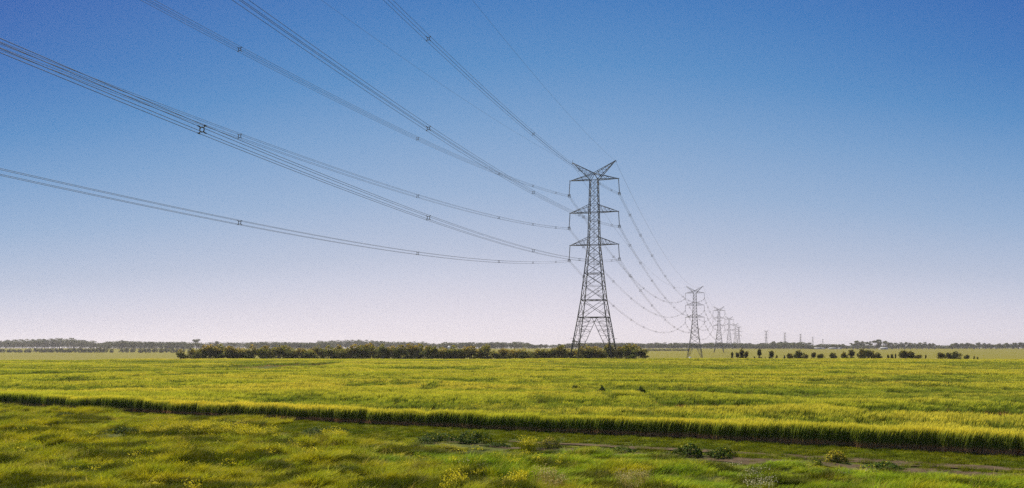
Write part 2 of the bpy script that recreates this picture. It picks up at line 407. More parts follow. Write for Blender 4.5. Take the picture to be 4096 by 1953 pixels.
def build_crop():
    r = np.random.RandomState(11)
    near = [wheat_clump(s, 34, .36, 1.0) for s in range(5)] + [wheat_clump(s, 34, .36, 1.0, GHEAD) for s in range(5, 8)]
    mid = [wheat_clump(20 + s, 40, .62, 1.6, GHEAD if s > 2 else HEADC) for s in range(5)]
    farc = [wheat_clump(30 + s, 40, 1.15, 2.6, GHEAD if s > 2 else HEADC) for s in range(5)]
    P = []; S = []; R = []; I = []
    def add(x, y, xy, idxs, green, hm=1.0):
        h = crop_height(x, y); kk = ~((h < .62) & (r.rand(len(x)) < .72)); x, y, h = x[kk], y[kk], h[kk]; n = len(x); pg = np.clip((.92 - h) / .30, 0, .8) + (h < .6) * .2; isg = r.rand(n) < pg; h = h * hm * r.uniform(.95, 1.05, n)
        P.append(np.stack([x, y, gz(x, y) - .01], -1)); s = xy * r.uniform(.9, 1.15, n)
        S.append(np.stack([s, s, h], -1)); R.append(np.stack([r.normal(0, .03, n), r.normal(0, .03, n), r.uniform(-.55, .55, n)], -1))
        I.append(np.where(isg, r.choice(green, n), r.choice(idxs, n)))
    # the standing edge, in drilled rows
    s = np.arange(-14, 110, .16); s = np.concatenate([s, s, s, s]) + r.normal(0, .07, 4 * len(s))
    o = r.uniform(.05, .85, len(s)) + (.12 * np.sin(s * 1.7) + .1 * np.sin(s * .43 + 1))
    keep = ~((np.abs(((s + .3 * np.sin(s)) % 3.1) - 1.5) < .12) & (r.rand(len(s)) < .9) & (o < .45)); s, o = s[keep], o[keep]
    x = E0[0] + Ed[0] * s + En[0] * (o + .36); y = E0[1] + Ed[1] * s + En[1] * (o + .36)
    k = np.abs(x) < .60 * y + 9; add(x[k], y[k], .8, range(0, 5), range(5, 8))
    x, y = frustum_pts(36, 95, 3.6, r); k = edist(x, y) > 1.1; add(x[k], y[k], 1.0, range(0, 5), range(5, 8))
    x, y = frustum_pts(95, 165, 1.5, r); add(x, y, 1.0, range(8, 11), range(11, 13))
    x, y = frustum_pts(165, 268, .62, r); k = y < 265 + 3 * vn1(x * .1, x * 0); add(x[k], y[k], 1.0, range(13, 16), range(16, 18))
    P_, S_, R_, I_ = map(np.concatenate, (P, S, R, I))
    scatter('wheat_crop', P_, S_, R_, I_, near + mid + farc, 'ripening green and golden wheat filling the field up to the tree row', 'crop')
    print('wheat', len(P_))
build_crop()

# ------------------------------------------------------------------ verge grass
GREEN = np.array((.225, .23, .008)); LIME = np.array((.42, .385, .014)); FRESH = np.array((.28, .34, .012)); DRY = np.array((.44, .34, .07)); DGREEN = np.array((.06, .085, .006))
def tuft(seed, n, rad, h0, h1, w, lean, base, tip, spread=.3):
    r = np.random.RandomState(seed)
    V, Q, C = blades(r, n, rad, h0, h1, w, lean, lambda t_, r_: base * (1 - t_) + tip * t_, 3, .15, spread)
    return mesh_from('tuft', V, [Q], [M['grass']], C)
def flowers(seed, n, rad, h, size, col, mat, stemc=GREEN):
    r = np.random.RandomState(seed); V = []; Q = []; C = []; nv = 0
    v, q, c = blades(r, n, rad, h * .6, h, .008, (.1, 0), lambda t_, r_: stemc, 2, .6, .15)
    for i in range(n * 3):
        a = r.rand() * 6.283; qd = rad * math.sqrt(r.rand()); ctr = np.array([qd * math.cos(a), qd * math.sin(a), h * r.uniform(.75, 1.1)])
        u = r.normal(size=3); u[2] *= .4; u /= np.linalg.norm(u); wv = np.cross(u, r.normal(size=3)); wv /= np.linalg.norm(wv); s = size * r.uniform(.6, 1.3)
        V.append(np.array([ctr - u * s, ctr - wv * s, ctr + u * s, ctr + wv * s])); Q.append((nv, nv + 1, nv + 2, nv + 3)); nv += 4
        C.append(np.repeat((col * r.uniform(.8, 1.15))[None], 4, axis=0))
    V, Q, C = merge([(v, q, c), (np.concatenate(V), np.array(Q), np.concatenate(C))])
    return mesh_from('flower_tuft', V, [Q], [mat], C)

DK = np.array((.065, .105, .009)); YF = np.array((.66, .52, .03)); OL = np.array((.11, .12, .018))
PL = [  # name, px, base row, width px, height px, colour, tip colour, fraction, leaf, count, label, category
    ('flowering_bush', 3346, 1858, 92, 48, OL, YF, .5, .035, 1900, 'round yellow-flowering bush standing alone on the bare dirt track at right', 'bush'),
    ('flowering_bush', 2200, 1797, 104, 45, OL * 1.1, YF * .8, .35, .035, 1400, 'dome-shaped yellowish bush below the nearest pylon, beside a mat of yellow flowers', 'bush'),
    ('leafy_weed', 2758, 1834, 118, 50, DK, LIME, .08, .06, 900, 'tall dark broad-leaved weed clump, left one of the pair by the track', 'weed'),
    ('leafy_weed', 2888, 1838, 122, 38, DK, LIME, .08, .055, 900, 'low dark broad-leaved weed clump, right one of the pair by the track', 'weed'),
    ('leafy_weed', 1885, 1776, 138, 46, DK, LIME, .1, .06, 1100, 'tallest dark leafy weed clump left of the dome-shaped yellowish bush', 'weed'),
    ('leafy_weed', 1745, 1766, 175, 34, DK * 1.1, LIME, .1, .06, 1000, 'long low dark weed clump touching the left side of the tallest one', 'weed'),
    ('leafy_weed', 1985, 1786, 110, 16, DK, LIME, .1, .05, 500, 'flat dark weed patch between the tallest weed clump and the yellowish bush', 'weed'),
    ('leafy_weed', 2490, 1812, 150, 24, DK * 1.3, LIME, .15, .05, 800, 'thin low weeds left of the pair of dark clumps', 'weed'),
    ('leafy_weed', 3545, 1878, 165, 28, DK * 1.3, LIME, .15, .05, 900, 'flat weed clump growing on the dirt track right of the yellow bush', 'weed'),
    ('leafy_weed', 3262, 1872, 60, 20, DK * 1.2, LIME, .15, .05, 350, 'small weed tuft on the dirt track left of the yellow bush', 'weed'),
    ('leafy_weed', 1290, 1730, 180, 26, DK, LIME, .1, .06, 900, 'dark weed bank beside the yellow flower drift at left centre', 'weed'),
    ('flowering_bush', 955, 1712, 80, 22, np.array((.20, .17, .03)), YF * .7, .5, .04, 700, 'straw-yellow leafy bush at the top of the left flower drift', 'bush'),
    ('leafy_weed', 255, 1672, 90, 22, DK, LIME, .1, .06, 500, 'dark weed clump below the wheat edge at far left', 'weed'),
    ('leafy_weed', 480, 1740, 140, 20, DK, LIME, .1, .06, 700, 'dark weed clump in the grass left of the yellow flowers', 'weed'),
]
def plant_clear(x, y):
    """True where the grass gives way to a bush or weed clump"""
    k = np.zeros(len(x), bool)
    for (nm, px, py, wpx, hpx, *_) in PL:
        d = EYE * F / (py - HOR); xc = (px - 2048) * d / F; W = wpx * d / F / 2
        k |= (np.abs(x - xc) < W * 1.0) & (y > d - 1.8) & (y < d + W * .6 + .9)
    return k
def verge_density(x, y):
    e = edist(x, y); s = along(x, y)
    on_track = (((np.abs(e + 4.9) < .2 + .6 * vn1(s * .5, s * 0)) & (s > 52)) | ((np.abs(e + 7.1) < .3 + .7 * vn2(s * .5, s * 0)) & (s > 50)))
    return on_track
def build_verge():
    r = np.random.RandomState(5)
    src = [tuft(1, 55, .26, .16, .34, .011, (.35, 0), GREEN * .9, GREEN * 1.25), tuft(2, 55, .26, .22, .45, .011, (.3, .05), GREEN, LIME, .42),
           tuft(3, 60, .26, .30, .62, .012, (.35, 0), GREEN * .9, LIME * 1.1, .42), tuft(4, 45, .20, .34, .72, .011, (.6, 0), GREEN * .8, LIME),
           tuft(5, 60, .25, .06, .14, .009, (.1, 0), DGREEN, GREEN), tuft(6, 50, .25, .2, .5, .006, (.4, 0), DRY * .8, DRY),
           tuft(7, 80, .34, .3, .56, .014, (.3, 0), DGREEN, GREEN * .55),
           tuft(8, 55, .26, .22, .48, .011, (.42, 0), FRESH * .7, FRESH), tuft(9, 60, .28, .3, .6, .012, (.5, 0), FRESH * .6, FRESH * 1.15), tuft(10, 12, .3, .5, .85, .010, (.3, 0), DRY, DRY * 1.2, .15)]
    x, y = frustum_pts(27, 90, 13, r, 5, .60)
    e = edist(x, y); k = (e < .35) & (e > -60); x, y, e = x[k], y[k], e[k]
    s = along(x, y); tr_ = verge_density(x, y)
    keep = ~(tr_ & (r.rand(len(x)) < .72)) & ~(plant_clear(x, y) & (r.rand(len(x)) < .85)); x, y, e, s, tr_ = (a[keep] for a in (x, y, e, s, tr_))
    big = vn1(x * .22, y * .45); med = vn2(x * .7, y * 1.1); mound = big * .6 + med * .4
    short = (e > -8.2 - 1.5 * (vn3(s * .2, s * 0) - .5)) & (s > 34)
    short2 = (e > -1.6)
    idx = np.where(mound < .36, 0, np.where(mound < .5, 1, np.where(mound < .62, 2, 3)))
    dk = (vn4(x * .6 + 9, y * .8) > .69); idx = np.where(dk, 6, idx)
    dry = (vn3(x * .3 + 5, y * .55) > .74) & (r.rand(len(x)) < .28); idx = np.where(dry, 5, idx)
    fr = (vn1(x * .25 + 40, y * .4) + .022 * x > .52) & (idx < 4) & (r.rand(len(x)) < .8); idx = np.where(fr, np.where(mound > .5, 8, 7), idx)
    idx = np.where(r.rand(len(x)) < .035, 9, idx)
    idx = np.where(short | short2 | tr_, 4, idx)
    sh = short & ~tr_ & (r.rand(len(x)) < .25); idx = np.where(sh, 0, idx)
    h = .30 + .95 * mound ** 1.5; h = np.where(idx == 4, r.uniform(.7, 1.6, len(x)), h); h = np.where(tr_, .7, h)
    h = h * r.uniform(.8, 1.2, len(x)); h = np.where((idx != 4) & short, h * .45, h)
    front = (e > -11) & (e < -7.5) & (s > 46); h = np.where(front, h * .6, h); h = np.where(plant_clear(x, y + 2.2), h * .55, h)
    xy = r.uniform(.8, 1.3, len(x))
    n = len(x)
    scatter('verge_grass', np.stack([x, y, gz(x, y) - .01], -1), np.stack([xy, xy, h], -1),
            np.stack([r.normal(0, .06, n), r.normal(0, .06, n), r.uniform(-1.5, 1.5, n)], -1), idx, src,
            'rough green grass growing in mounds between the viewer and the wheat', 'grass')
    print('verge', n)
    # flower patches in the verge, from their place in the picture
    def patch(px0, px1, py0, py1, n, zt=.35):
        u = r.uniform(-1, 1, (int(n * 1.6), 2)); u = u[(u ** 2).sum(1) < 1][:n]
        px = (px0 + px1) / 2 + u[:, 0] * (px1 - px0) / 2; py = (py0 + py1) / 2 + u[:, 1] * (py1 - py0) / 2
        d = (EYE - zt) * F / (py - HOR); return (px - 2048) * d / F, d
    Y = np.array((.74, .64, .025)); YG = np.array((.45, .42, .03)); CR = np.array((.55, .46, .17)); WH = np.array((.80, .72, .42))
    def fl(name, spec, srcs, label):
        P = []
        for a in spec:
            x, y = patch(*a); P.append(np.stack([x, y, gz(x, y) + .06], -1))
        P = np.concatenate(P); n = len(P); s = r.uniform(.7, 1.2, n)
        scatter(name, P, np.stack([s, s, s], -1), np.stack([r.normal(0, .1, n), r.normal(0, .1, n), r.rand(n) * 6], -1), r.randint(0, len(srcs), n), srcs, label, 'wildflowers')
    fy = [flowers(51, 14, .24, .46, .024, Y, M['flower']), flowers(52, 10, .24, .54, .026, Y, M['flower'])]
    fg = [flowers(53, 14, .24, .42, .022, YG, M['flower'])]
    fw = [flowers(54, 6, .24, .36, .016, WH, M['flower']), flowers(55, 5, .24, .42, .016, WH, M['flower'])]
    fc = [flowers(56, 9, .26, .42, .02, CR, M['flower'], DRY), flowers(57, 8, .26, .50, .018, CR, M['flower'], DRY)]
    fl('yellow_wildflowers', [(560, 720, 1708, 1730, 70), (690, 1010, 1703, 1730, 170), (940, 1120, 1716, 1742, 70), (1290, 1390, 1728, 1745, 40),
        (1770, 1850, 1926, 1953, 22), (2010, 2110, 1916, 1942, 28), (560, 640, 1932, 1950, 7), (730, 790, 1932, 1946, 8), (2080, 2140, 1765, 1785, 22), (1210, 1270, 1818, 1832, 8),
        (1600,2300,1800,1900,30), (0,1300,1660,1900,60)], fy + fg,
       'yellow wildflowers in loose drifts across the rough grass')
    fl('white_wildflowers', [(2965, 3030, 1885, 1918, 16), (3000, 3110, 1912, 1934, 22), (1835, 1960, 1850, 1862, 3), (1650, 1900, 1778, 1790, 3), (2900, 3000, 1850, 1870, 3), (3000,3500,1880,1900,3)], fw,
       'small white daisies scattered low in the grass')
    fl('cream_seed_heads', [(2470, 2600, 1885, 1935, 26), (2140, 2270, 1900, 1945, 30), (2470, 2520, 1880, 1900, 8)], fc,
       'pale cream seed heads standing above the foreground grass')
build_verge()

# ------------------------------------------------------------------ foreground plants that stand on their own
def leaf_dome(seed, rx, ry, h, n, leaf, col, tipcol=None, tipfrac=0., mat=None):
    r = np.random.RandomState(seed); V = []; Q = []; C = []; nv = 0
    for i in range(n):
        a = r.rand() * 6.283; u = r.rand(); z = u ** .8; q = math.sqrt(max(0, 1 - z * z)) * r.uniform(.75, 1.05)
        k = 1 + .22 * math.sin(3 * a + seed) + .13 * math.sin(5 * a + 2 * seed)
        ctr = np.array([rx * q * math.cos(a) * k, ry * q * math.sin(a) * k, h * z * r.uniform(.8, 1.05) * (1 + .15 * math.sin(2 * a + seed))])
        out_ = np.array([math.cos(a) * q, math.sin(a) * q, .5 + z]) + r.normal(0, .45, 3); out_ /= np.linalg.norm(out_)
        t1 = np.cross(out_, [0, 0, 1.]) + r.normal(0, .3, 3); t1 /= np.linalg.norm(t1); t2 = np.cross(out_, t1)
        s = leaf * r.uniform(.6, 1.3)
        V.append(np.array([ctr - t1 * s, ctr - t2 * s * .6, ctr + t1 * s, ctr + t2 * s * .6])); Q.append((nv, nv + 1, nv + 2, nv + 3)); nv += 4
        cc = col * r.uniform(.7, 1.3)
        if tipcol is not None and r.rand() < tipfrac * (.3 + z): cc = tipcol * r.uniform(.8, 1.2)
        C.append(np.repeat(cc[None], 4, axis=0))
    return mesh_from('leaves', np.concatenate(V), [np.array(Q)], [mat or M['weed']], np.concatenate(C))
def stalks(seed, rx, ry, h, n, mat):
    r = np.random.RandomState(seed); b = Bars()
    for i in range(n):
        a = r.rand() * 6.283; q = r.rand() ** .5 * .75
        b.bar((0.04 * math.cos(a), .04 * math.sin(a), 0), (rx * q * math.cos(a), ry * q * math.sin(a), h * r.uniform(.6, .9)), .012, .005)
    return b.mesh('stems', mat)
for i, (nm, px, py, wpx, hpx, col, tc_, tf, lf, cnt, lab, cat) in enumerate(PL):
    d = EYE * F / (py - HOR); x = (px - 2048) * d / F; W = wpx * d / F / 2; Hh = hpx * d / F
    root = empty(nm, (x, d + W * .3, float(gz(x, d)))); tag(root, lab, cat)
    obj('foliage', leaf_dome(60 + i, W, min(W * .8, 1.1), Hh, cnt, lf, col, tc_, tf), root)
    obj('stem', stalks(80 + i, W, W * .6, Hh, 14, M['bark']), root)
# dark leafy domes added as dark patches in the wheat
for i, (px, row, wpx, lab) in enumerate(((2407, 1571, 44, 'dark green clump in the wheat below the nearest pylon, left of two'),
                                         (2563, 1573, 50, 'dark green clump in the wheat, right of two'),
                                         (2300, 1560, 46, 'faint dark clump in the wheat, left of the two dark clumps'))):
    d = (EYE - .55) * F / (row - HOR); x = (px - 2048) * d / F; W = wpx * d / F / 2
    root = empty('dark_clump', (x, d, float(gz(x, d)))); tag(root, lab, 'weed', 'dark clumps in the wheat')
    obj('foliage', leaf_dome(300 + i, W, W * .8, 1.12 if i < 2 else 1.0, 1100, .07, DK * .9, LIME, .06), root)
    obj('stem', stalks(310 + i, W, W * .6, .9, 10, M['bark']), root)
#PART2
# ------------------------------------------------------------------ pylons
PB = 4.75                                             # drop of the wires below the arm
LV = [(0, 6.5), (13.5, 4.3), (18.8, 3.5), (35.85, 1.72), (55.9, 1.2)]
def hw(z): return float(np.interp(z, [a for a, b in LV], [b for a, b in LV]))
ARMZ = [55.9, 45.85, 35.85]; ARML = 7.55; PK = (6.72, 61.5)
CN = [(-1, -1), (1, -1), (1, 1), (-1, 1)]
def cpt(c, z, f=1.0): return np.array([c[0] * hw(z) * f, c[1] * hw(z) * f, z])
def lerp(a, b, t): return a + (b - a) * t
def build_pylon(fat=1.0):
    R = lambda v: v * fat
    parts = []
    # body above the leg section
    b = Bars()
    for c in CN:
        b.bar(cpt(c, 13.5), cpt(c, 18.8), R(.17)).bar(cpt(c, 18.8), cpt(c, 35.85), R(.15)).bar(cpt(c, 35.85), cpt(c, 55.9), R(.125))
    zs = [55.9, 53.4, 50.9, 48.3, 45.85, 43.3, 40.8, 38.3, 35.85, 33.0, 30.0, 27.0, 23.2, 18.8, 13.5]
    for f in range(4):
        c0, c1 = CN[f], CN[(f + 1) % 4]
        for i in range(len(zs) - 1):
            z1, z0 = zs[i], zs[i + 1]; a0, a1, b0, b1 = cpt(c0, z0), cpt(c1, z0), cpt(c0, z1), cpt(c1, z1)
            r = R(.066 if z0 > 35 else .080)
            b.bar(a0, b1, r).bar(a1, b0, r)
            if z1 <= 27:                               # redundant members in the big panels
                w0 = np.linalg.norm(a1 - a0); w1 = np.linalg.norm(b1 - b0); t = w0 / (w0 + w1)
                x = lerp(a0, b1, t)
                for (p, q, l0, l1) in ((a0, x, a0, b0), (a1, x, a1, b1), (b0, x, a0, b0), (b1, x, a1, b1)):
                    m_ = lerp(p, x, .5); zz = m_[2]; tt_ = (zz - l0[2]) / (l1[2] - l0[2]); b.bar(m_, lerp(l0, l1, tt_), R(.045))
                b.bar(lerp(a0, x, .5), lerp(a0, b0, t), R(.04)).bar(lerp(a1, x, .5), lerp(a1, b1, t), R(.04))
        for z in (53.4, 50.9, 48.3, 45.85, 43.3, 40.8, 35.85, 38.3, 33.0, 30.0, 27.0, 23.2): b.bar(cpt(c0, z), cpt(c1, z), R(.06 if z not in (27.0,) else .10))
        for z in (18.8, 13.5): b.bar(cpt(c0, z), cpt(c1, z), R(.13))
    for z in (13.5, 18.8, 27.0, 35.85, 45.85, 55.9): b.bar(cpt(CN[0], z), cpt(CN[2], z), R(.05)).bar(cpt(CN[1], z), cpt(CN[3], z), R(.05))
    # ladder up the middle
    for x in (-.18, .18): b.bar((x, -.25, 24), (x, -.25, 55.5), R(.035))
    parts.append(('tower_body', b.mesh('tower_body', M['steel'])))
    # four splayed legs, each with its share of the inverted V trusses
    for i, c in enumerate(CN):
        b = Bars(); b.bar(cpt(c, -.1), cpt(c, 13.5), R(.19), R(.17))
        for n_ in (CN[(i + 1) % 4], CN[(i - 1) % 4]):
            mid = (cpt(c, 13.5) + cpt(n_, 13.5)) / 2; foot = cpt(c, .2)
            b.bar(mid, foot, R(.085))
            zz = [12.2, 10.8, 9.3, 7.8, 6.2, 4.6, 3.0]
            pl = lambda z: cpt(c, z); pv = lambda z: lerp(foot, mid, (z - .2) / 13.3)
            for k, z in enumerate(zz):
                b.bar(pl(z), pv(z), R(.06))
                zu = 13.5 if k == 0 else zz[k - 1]
                if k % 2: b.bar(pl(z), pv(zu), R(.05))
                else: b.bar(pv(z), pl(zu), R(.05))
            b.bar(lerp(pl(12.2), pv(12.2), .5), pl(13.5), R(.045))
            b.bar(pl(3.0), pv(1.5), R(.05))
        for z in (9.8, 5.4):                             # inner tie across the corner
            n1, n2 = CN[(i + 1) % 4], CN[(i - 1) % 4]
            p = lerp(cpt(c, .2), (cpt(c, 13.5) + cpt(n1, 13.5)) / 2, (z - .2) / 13.3); q = lerp(cpt(c, .2), (cpt(c, 13.5) + cpt(n2, 13.5)) / 2, (z - .2) / 13.3)
            b.bar(p, q, R(.045))
        o_ = cpt(c, 7.0); b.bar(o_, o_ + np.array([c[0] * .9, c[1] * .9, .05]), R(.06))
        parts.append(('leg', b.mesh('leg', M['steel'])))
        fb = Bars(); p = cpt(c, 0); fb.bar(p + (0, 0, -.8), p + (0, 0, .25), .55, .45, 4); parts.append(('footing', fb.mesh('footing', M['concrete'])))
    # crossarms
    for lvl, z in enumerate(ARMZ):
        h = 2.3 if lvl else 2.0
        for s in (-1, 1):
            b = Bars(); tip = np.array([s * ARML, 0, z]); a = hw(z)
            lo = [np.array([s * a, y * a, z]) for y in (-1, 1)]
            hi = [np.array([s * hw(z + h), y * hw(z + h), z + h]) for y in (-1, 1)] if lvl else [np.array([0, y * a * .8, z + h]) for y in (-1, 1)]
            for k in range(2):
                b.bar(lo[k], tip, R(.115)); b.bar(hi[k], tip, R(.085))
                n_ = 5; prev = lo[k]
                for j in range(1, n_):
                    t0 = j / n_; pl_ = lerp(lo[k], tip, t0); ph_ = lerp(hi[k], tip, t0 - .5 / n_)
                    if lvl or s * ph_[0] > a: b.bar(prev, ph_, R(.045)).bar(ph_, pl_, R(.045))
                    prev = pl_
                b.bar(lo[k], hi[k], R(.06))
            for j in range(1, 5):
                t0 = j / 5; b.bar(lerp(lo[0], tip, t0), lerp(lo[1], tip, t0), R(.04)); b.bar(lerp(lo[0], tip, t0 - .2), lerp(lo[1], tip, t0), R(.04))
            if lvl: b.bar(hi[0], hi[1], R(.06))
            b.bar(tip + (-.2, 0, 0), tip + (.2, 0, 0), R(.16))
            parts.append(('crossarm', b.mesh('crossarm', M['steel'])))
    # raised V arms for the earth wires
    for s in (-1, 1):
        b = Bars(); tip = np.array([s * PK[0], 0, PK[1]]); a = 1.2
        up_ = [np.array([0, y * a * .8, 57.9]) for y in (-1, 1)]; dn = [np.array([s * a, y * a, 55.9]) for y in (-1, 1)]
        for k in range(2):
            b.bar(up_[k], tip, R(.095)).bar(dn[k], tip, R(.115)); prev = up_[k]
            for j in range(1, 6):
                t0 = j / 6; p = lerp(dn[k], tip, t0); q = lerp(up_[k], tip, t0); b.bar(p, q, R(.05)); b.bar(prev, p, R(.045)); prev = q
            b.bar(up_[k], dn[k], R(.09))
        for j in range(6):
            t0 = j / 6; b.bar(lerp(dn[0], tip, t0), lerp(dn[1], tip, t0), R(.04)); b.bar(lerp(up_[0], tip, t0), lerp(up_[1], tip, t0), R(.04))
        b.bar(tip, tip + (0, 0, .9 if s < 0 else .15), R(.05)); b.bar(tip + (0, 0, .1), tip + (s * .15, 0, -.5), R(.09))
        parts.append(('peak_arm', b.mesh('peak_arm', M['steel'])))
    ins = []
    for z in ARMZ:
        for s in (-1, 1):
            top = np.array([s * ARML, 0, z - .05]); bot = np.array([s * (ARML + .26), 0, z - 4.1])
            b = Bars(); b.bar(top, bot, R(.06), k=6)
            for j in range(26):
                t0 = .06 + j * .9 / 25; p = lerp(top, bot, t0); q = lerp(top, bot, t0 + .022); b.bar(p, q, R(.15), R(.09), 7)
            y_ = Bars(); x0 = bot[0]
            for q in (-1, 1):
                y_.bar(bot, (x0 + q * .3, 0, z - 4.5), R(.07)).bar((x0 + q * .3, -.35, z - 4.5), (x0 + q * .3, .35, z - 4.5), R(.09))
                y_.bar((x0 + q * .23, -1.5, z - 4.52), (x0 + q * .23, 1.5, z - 4.52), R(.045)).bar((x0 + q * .23, -1.5, z - 4.98), (x0 + q * .23, 1.5, z - 4.98), R(.045))
                y_.bar((x0 + q * .3, 0, z - 4.4), (x0 + q * .3, 0, z - 5.05), R(.06))
            y_.bar((x0 - .45, 0, z - 4.2), (x0 + .45, 0, z - 4.2), R(.07)).bar((x0 - .3, 0, z - 4.55), (x0 + .3, 0, z - 4.55), R(.07))
            ins.append((b.mesh('insulator', M['insul']), y_.mesh('yoke', M['steel'])))
    return parts, ins
# position, foot height and turn of every pylon of the line
PYL = [(25.29, 269.48, None, 0), (150.9, 722.2, None, 0), (276, 1167, None, 0), (401, 1616, 2.0, 0), (523, 2049, 2.2, 0), (596, 2300, 2.0, 0),
       (828, 2850, 2.2, .1), (1020, 3271, 3.0, .75), (1202, 3646, 4.0, .95), (1512, 4400, 1.5, .95), (1918, 5400, .2, .95)]
P0 = np.array([-113.32, -246.49])
PLAB = ['tall steel lattice pylon in the middle of the field, by far the largest and nearest',
        'second nearest lattice pylon, its feet hidden behind the crest of the field',
        'third pylon of the line, wide V top, feet on the green pasture',
        'fourth pylon of the line, just right of the third',
        'fifth pylon, left one of the two that overlap at the arms',
        'sixth pylon, right one of the two that overlap at the arms',
        'small faint pylon standing alone above the wood, first right of the overlapping pair',
        'faint narrow pylon rising above the wood, second right of the overlapping pair',
        'hazy thin pylon, third right of the overlapping pair',
        'pale tiny pylon in the gap at the end of the wood',
        'palest and smallest pylon, farthest right in the line']
def ldir(i):
    pts = [P0] + [np.array(p[:2]) for p in PYL]
    a = pts[i + 2] - pts[i] if i + 2 < len(pts) else pts[-1] - pts[-2]
    if i == 0: a = pts[2] - pts[0]
    a = a / np.linalg.norm(a); return a, np.array([a[1], -a[0]])
near_p, near_i = build_pylon(1.05); mid_p, mid_i = build_pylon(1.25); far_p, far_i = build_pylon(1.6)
PINF = []
for i, (x, y, z, turn) in enumerate(PYL):
    if i == 0: zf = 0.96
    elif i == 1: zf = -5.4
    elif i == 2: zf = -.95
    else: zf = z
    d, pr = ldir(i); PINF.append((np.array([x, y]), zf, pr))
    rz = math.atan2(pr[1], pr[0]) - turn
    root = empty('lattice_pylon', (x, y, zf), rz); tag(root, PLAB[i], 'pylon', 'pylons of the power line')
    P_, I_ = ((near_p, near_i), (mid_p, mid_i), (far_p, far_i))[min(i, 2)]
    for nm, me in P_:
        if nm == 'footing' and i: continue
        obj(nm, me, root)
    for a, b in I_:
        q = obj('insulator', a, root)
        if i < 3: obj('yoke', b, q)

# ------------------------------------------------------------------ conductors: six bundles of four and two earth wires to each span
def spacer_mesh():
    b = Bars(); a = .115; k = 8; rr = .165
    pts = [np.array([rr * math.cos(2 * math.pi * j / k + .39), 0, rr * 1.05 * math.sin(2 * math.pi * j / k + .39)]) for j in range(k)]
    for j in range(k): b.bar(pts[j], pts[(j + 1) % k], .036, k=4)
    for sx_ in (-1, 1):
        for sz in (-1, 1):
            b.bar((sx_ * a, 0, sz * a), (sx_ * .23, 0, sz * .23), .03, .035); b.bar((sx_ * .23, -.12, sz * .23), (sx_ * .23, .12, sz * .23), .045)
    return b.mesh('spacer', M['wire'])
SPM = spacer_mesh()
SP0 = {-1: [.40, .47, .56, .668, .769, .86, .917, .966], 1: [.42, .50, .592, .673, .774, .863, .922, .966]}
SP1 = [.05, .109, .188, .302, .402, .523, .623, .744, .842, .913, .971]
SDN = {-1: 'left', 1: 'right'}; LVN = ['top', 'middle', 'bottom', ]
SPN = ['from the nearest pylon up across the sky to the left', 'between the nearest and the second pylon', 'between the second and third pylon', 'between the third and fourth pylon',
       'between the fourth and fifth pylon', 'between the two overlapping pylons', 'from the overlapping pair to the first lone pylon', 'between the first and second lone pylons',
       'between the second and third lone pylons', 'between the third lone pylon and the one in the gap', 'between the last two palest pylons']
def span_ends(k, s, lvl, gw=False):
    """end points of span k (0 = camera side of the nearest pylon)"""
    B, zb, prb = PINF[k]; ab = (PK[0] if gw else 7.81); hb = PK[1] - .45 if gw else ARMZ[lvl] - PB
    if k == 0:
        prb0 = np.array([.96476, -.26315]); A = P0; aa = 17.0 if gw else 17.88; za = EYE + (65. if gw else 39.2 + 10 * (2 - lvl))
        b3 = np.array([*(B + prb * s * (6.72 if gw else 7.78)), zb + hb])
        return np.array([*(A + prb0 * s * aa), za]), b3
    A, za_, pra = PINF[k - 1]
    return np.array([*(A + pra * s * ab), za_ + hb]), np.array([*(B + prb * s * ab), zb + hb])
def wire_pts(A, B, sag, off, n, t0=0.):
    t = np.linspace(t0, 1, n)[:, None]; d = (B - A)[:2]; d /= np.linalg.norm(d); pr = np.array([d[1], -d[0], 0])
    return A + (B - A) * t - np.array([0, 0, 4 * sag]) * t * (1 - t) + pr * off[0] + np.array([0, 0, off[1]])
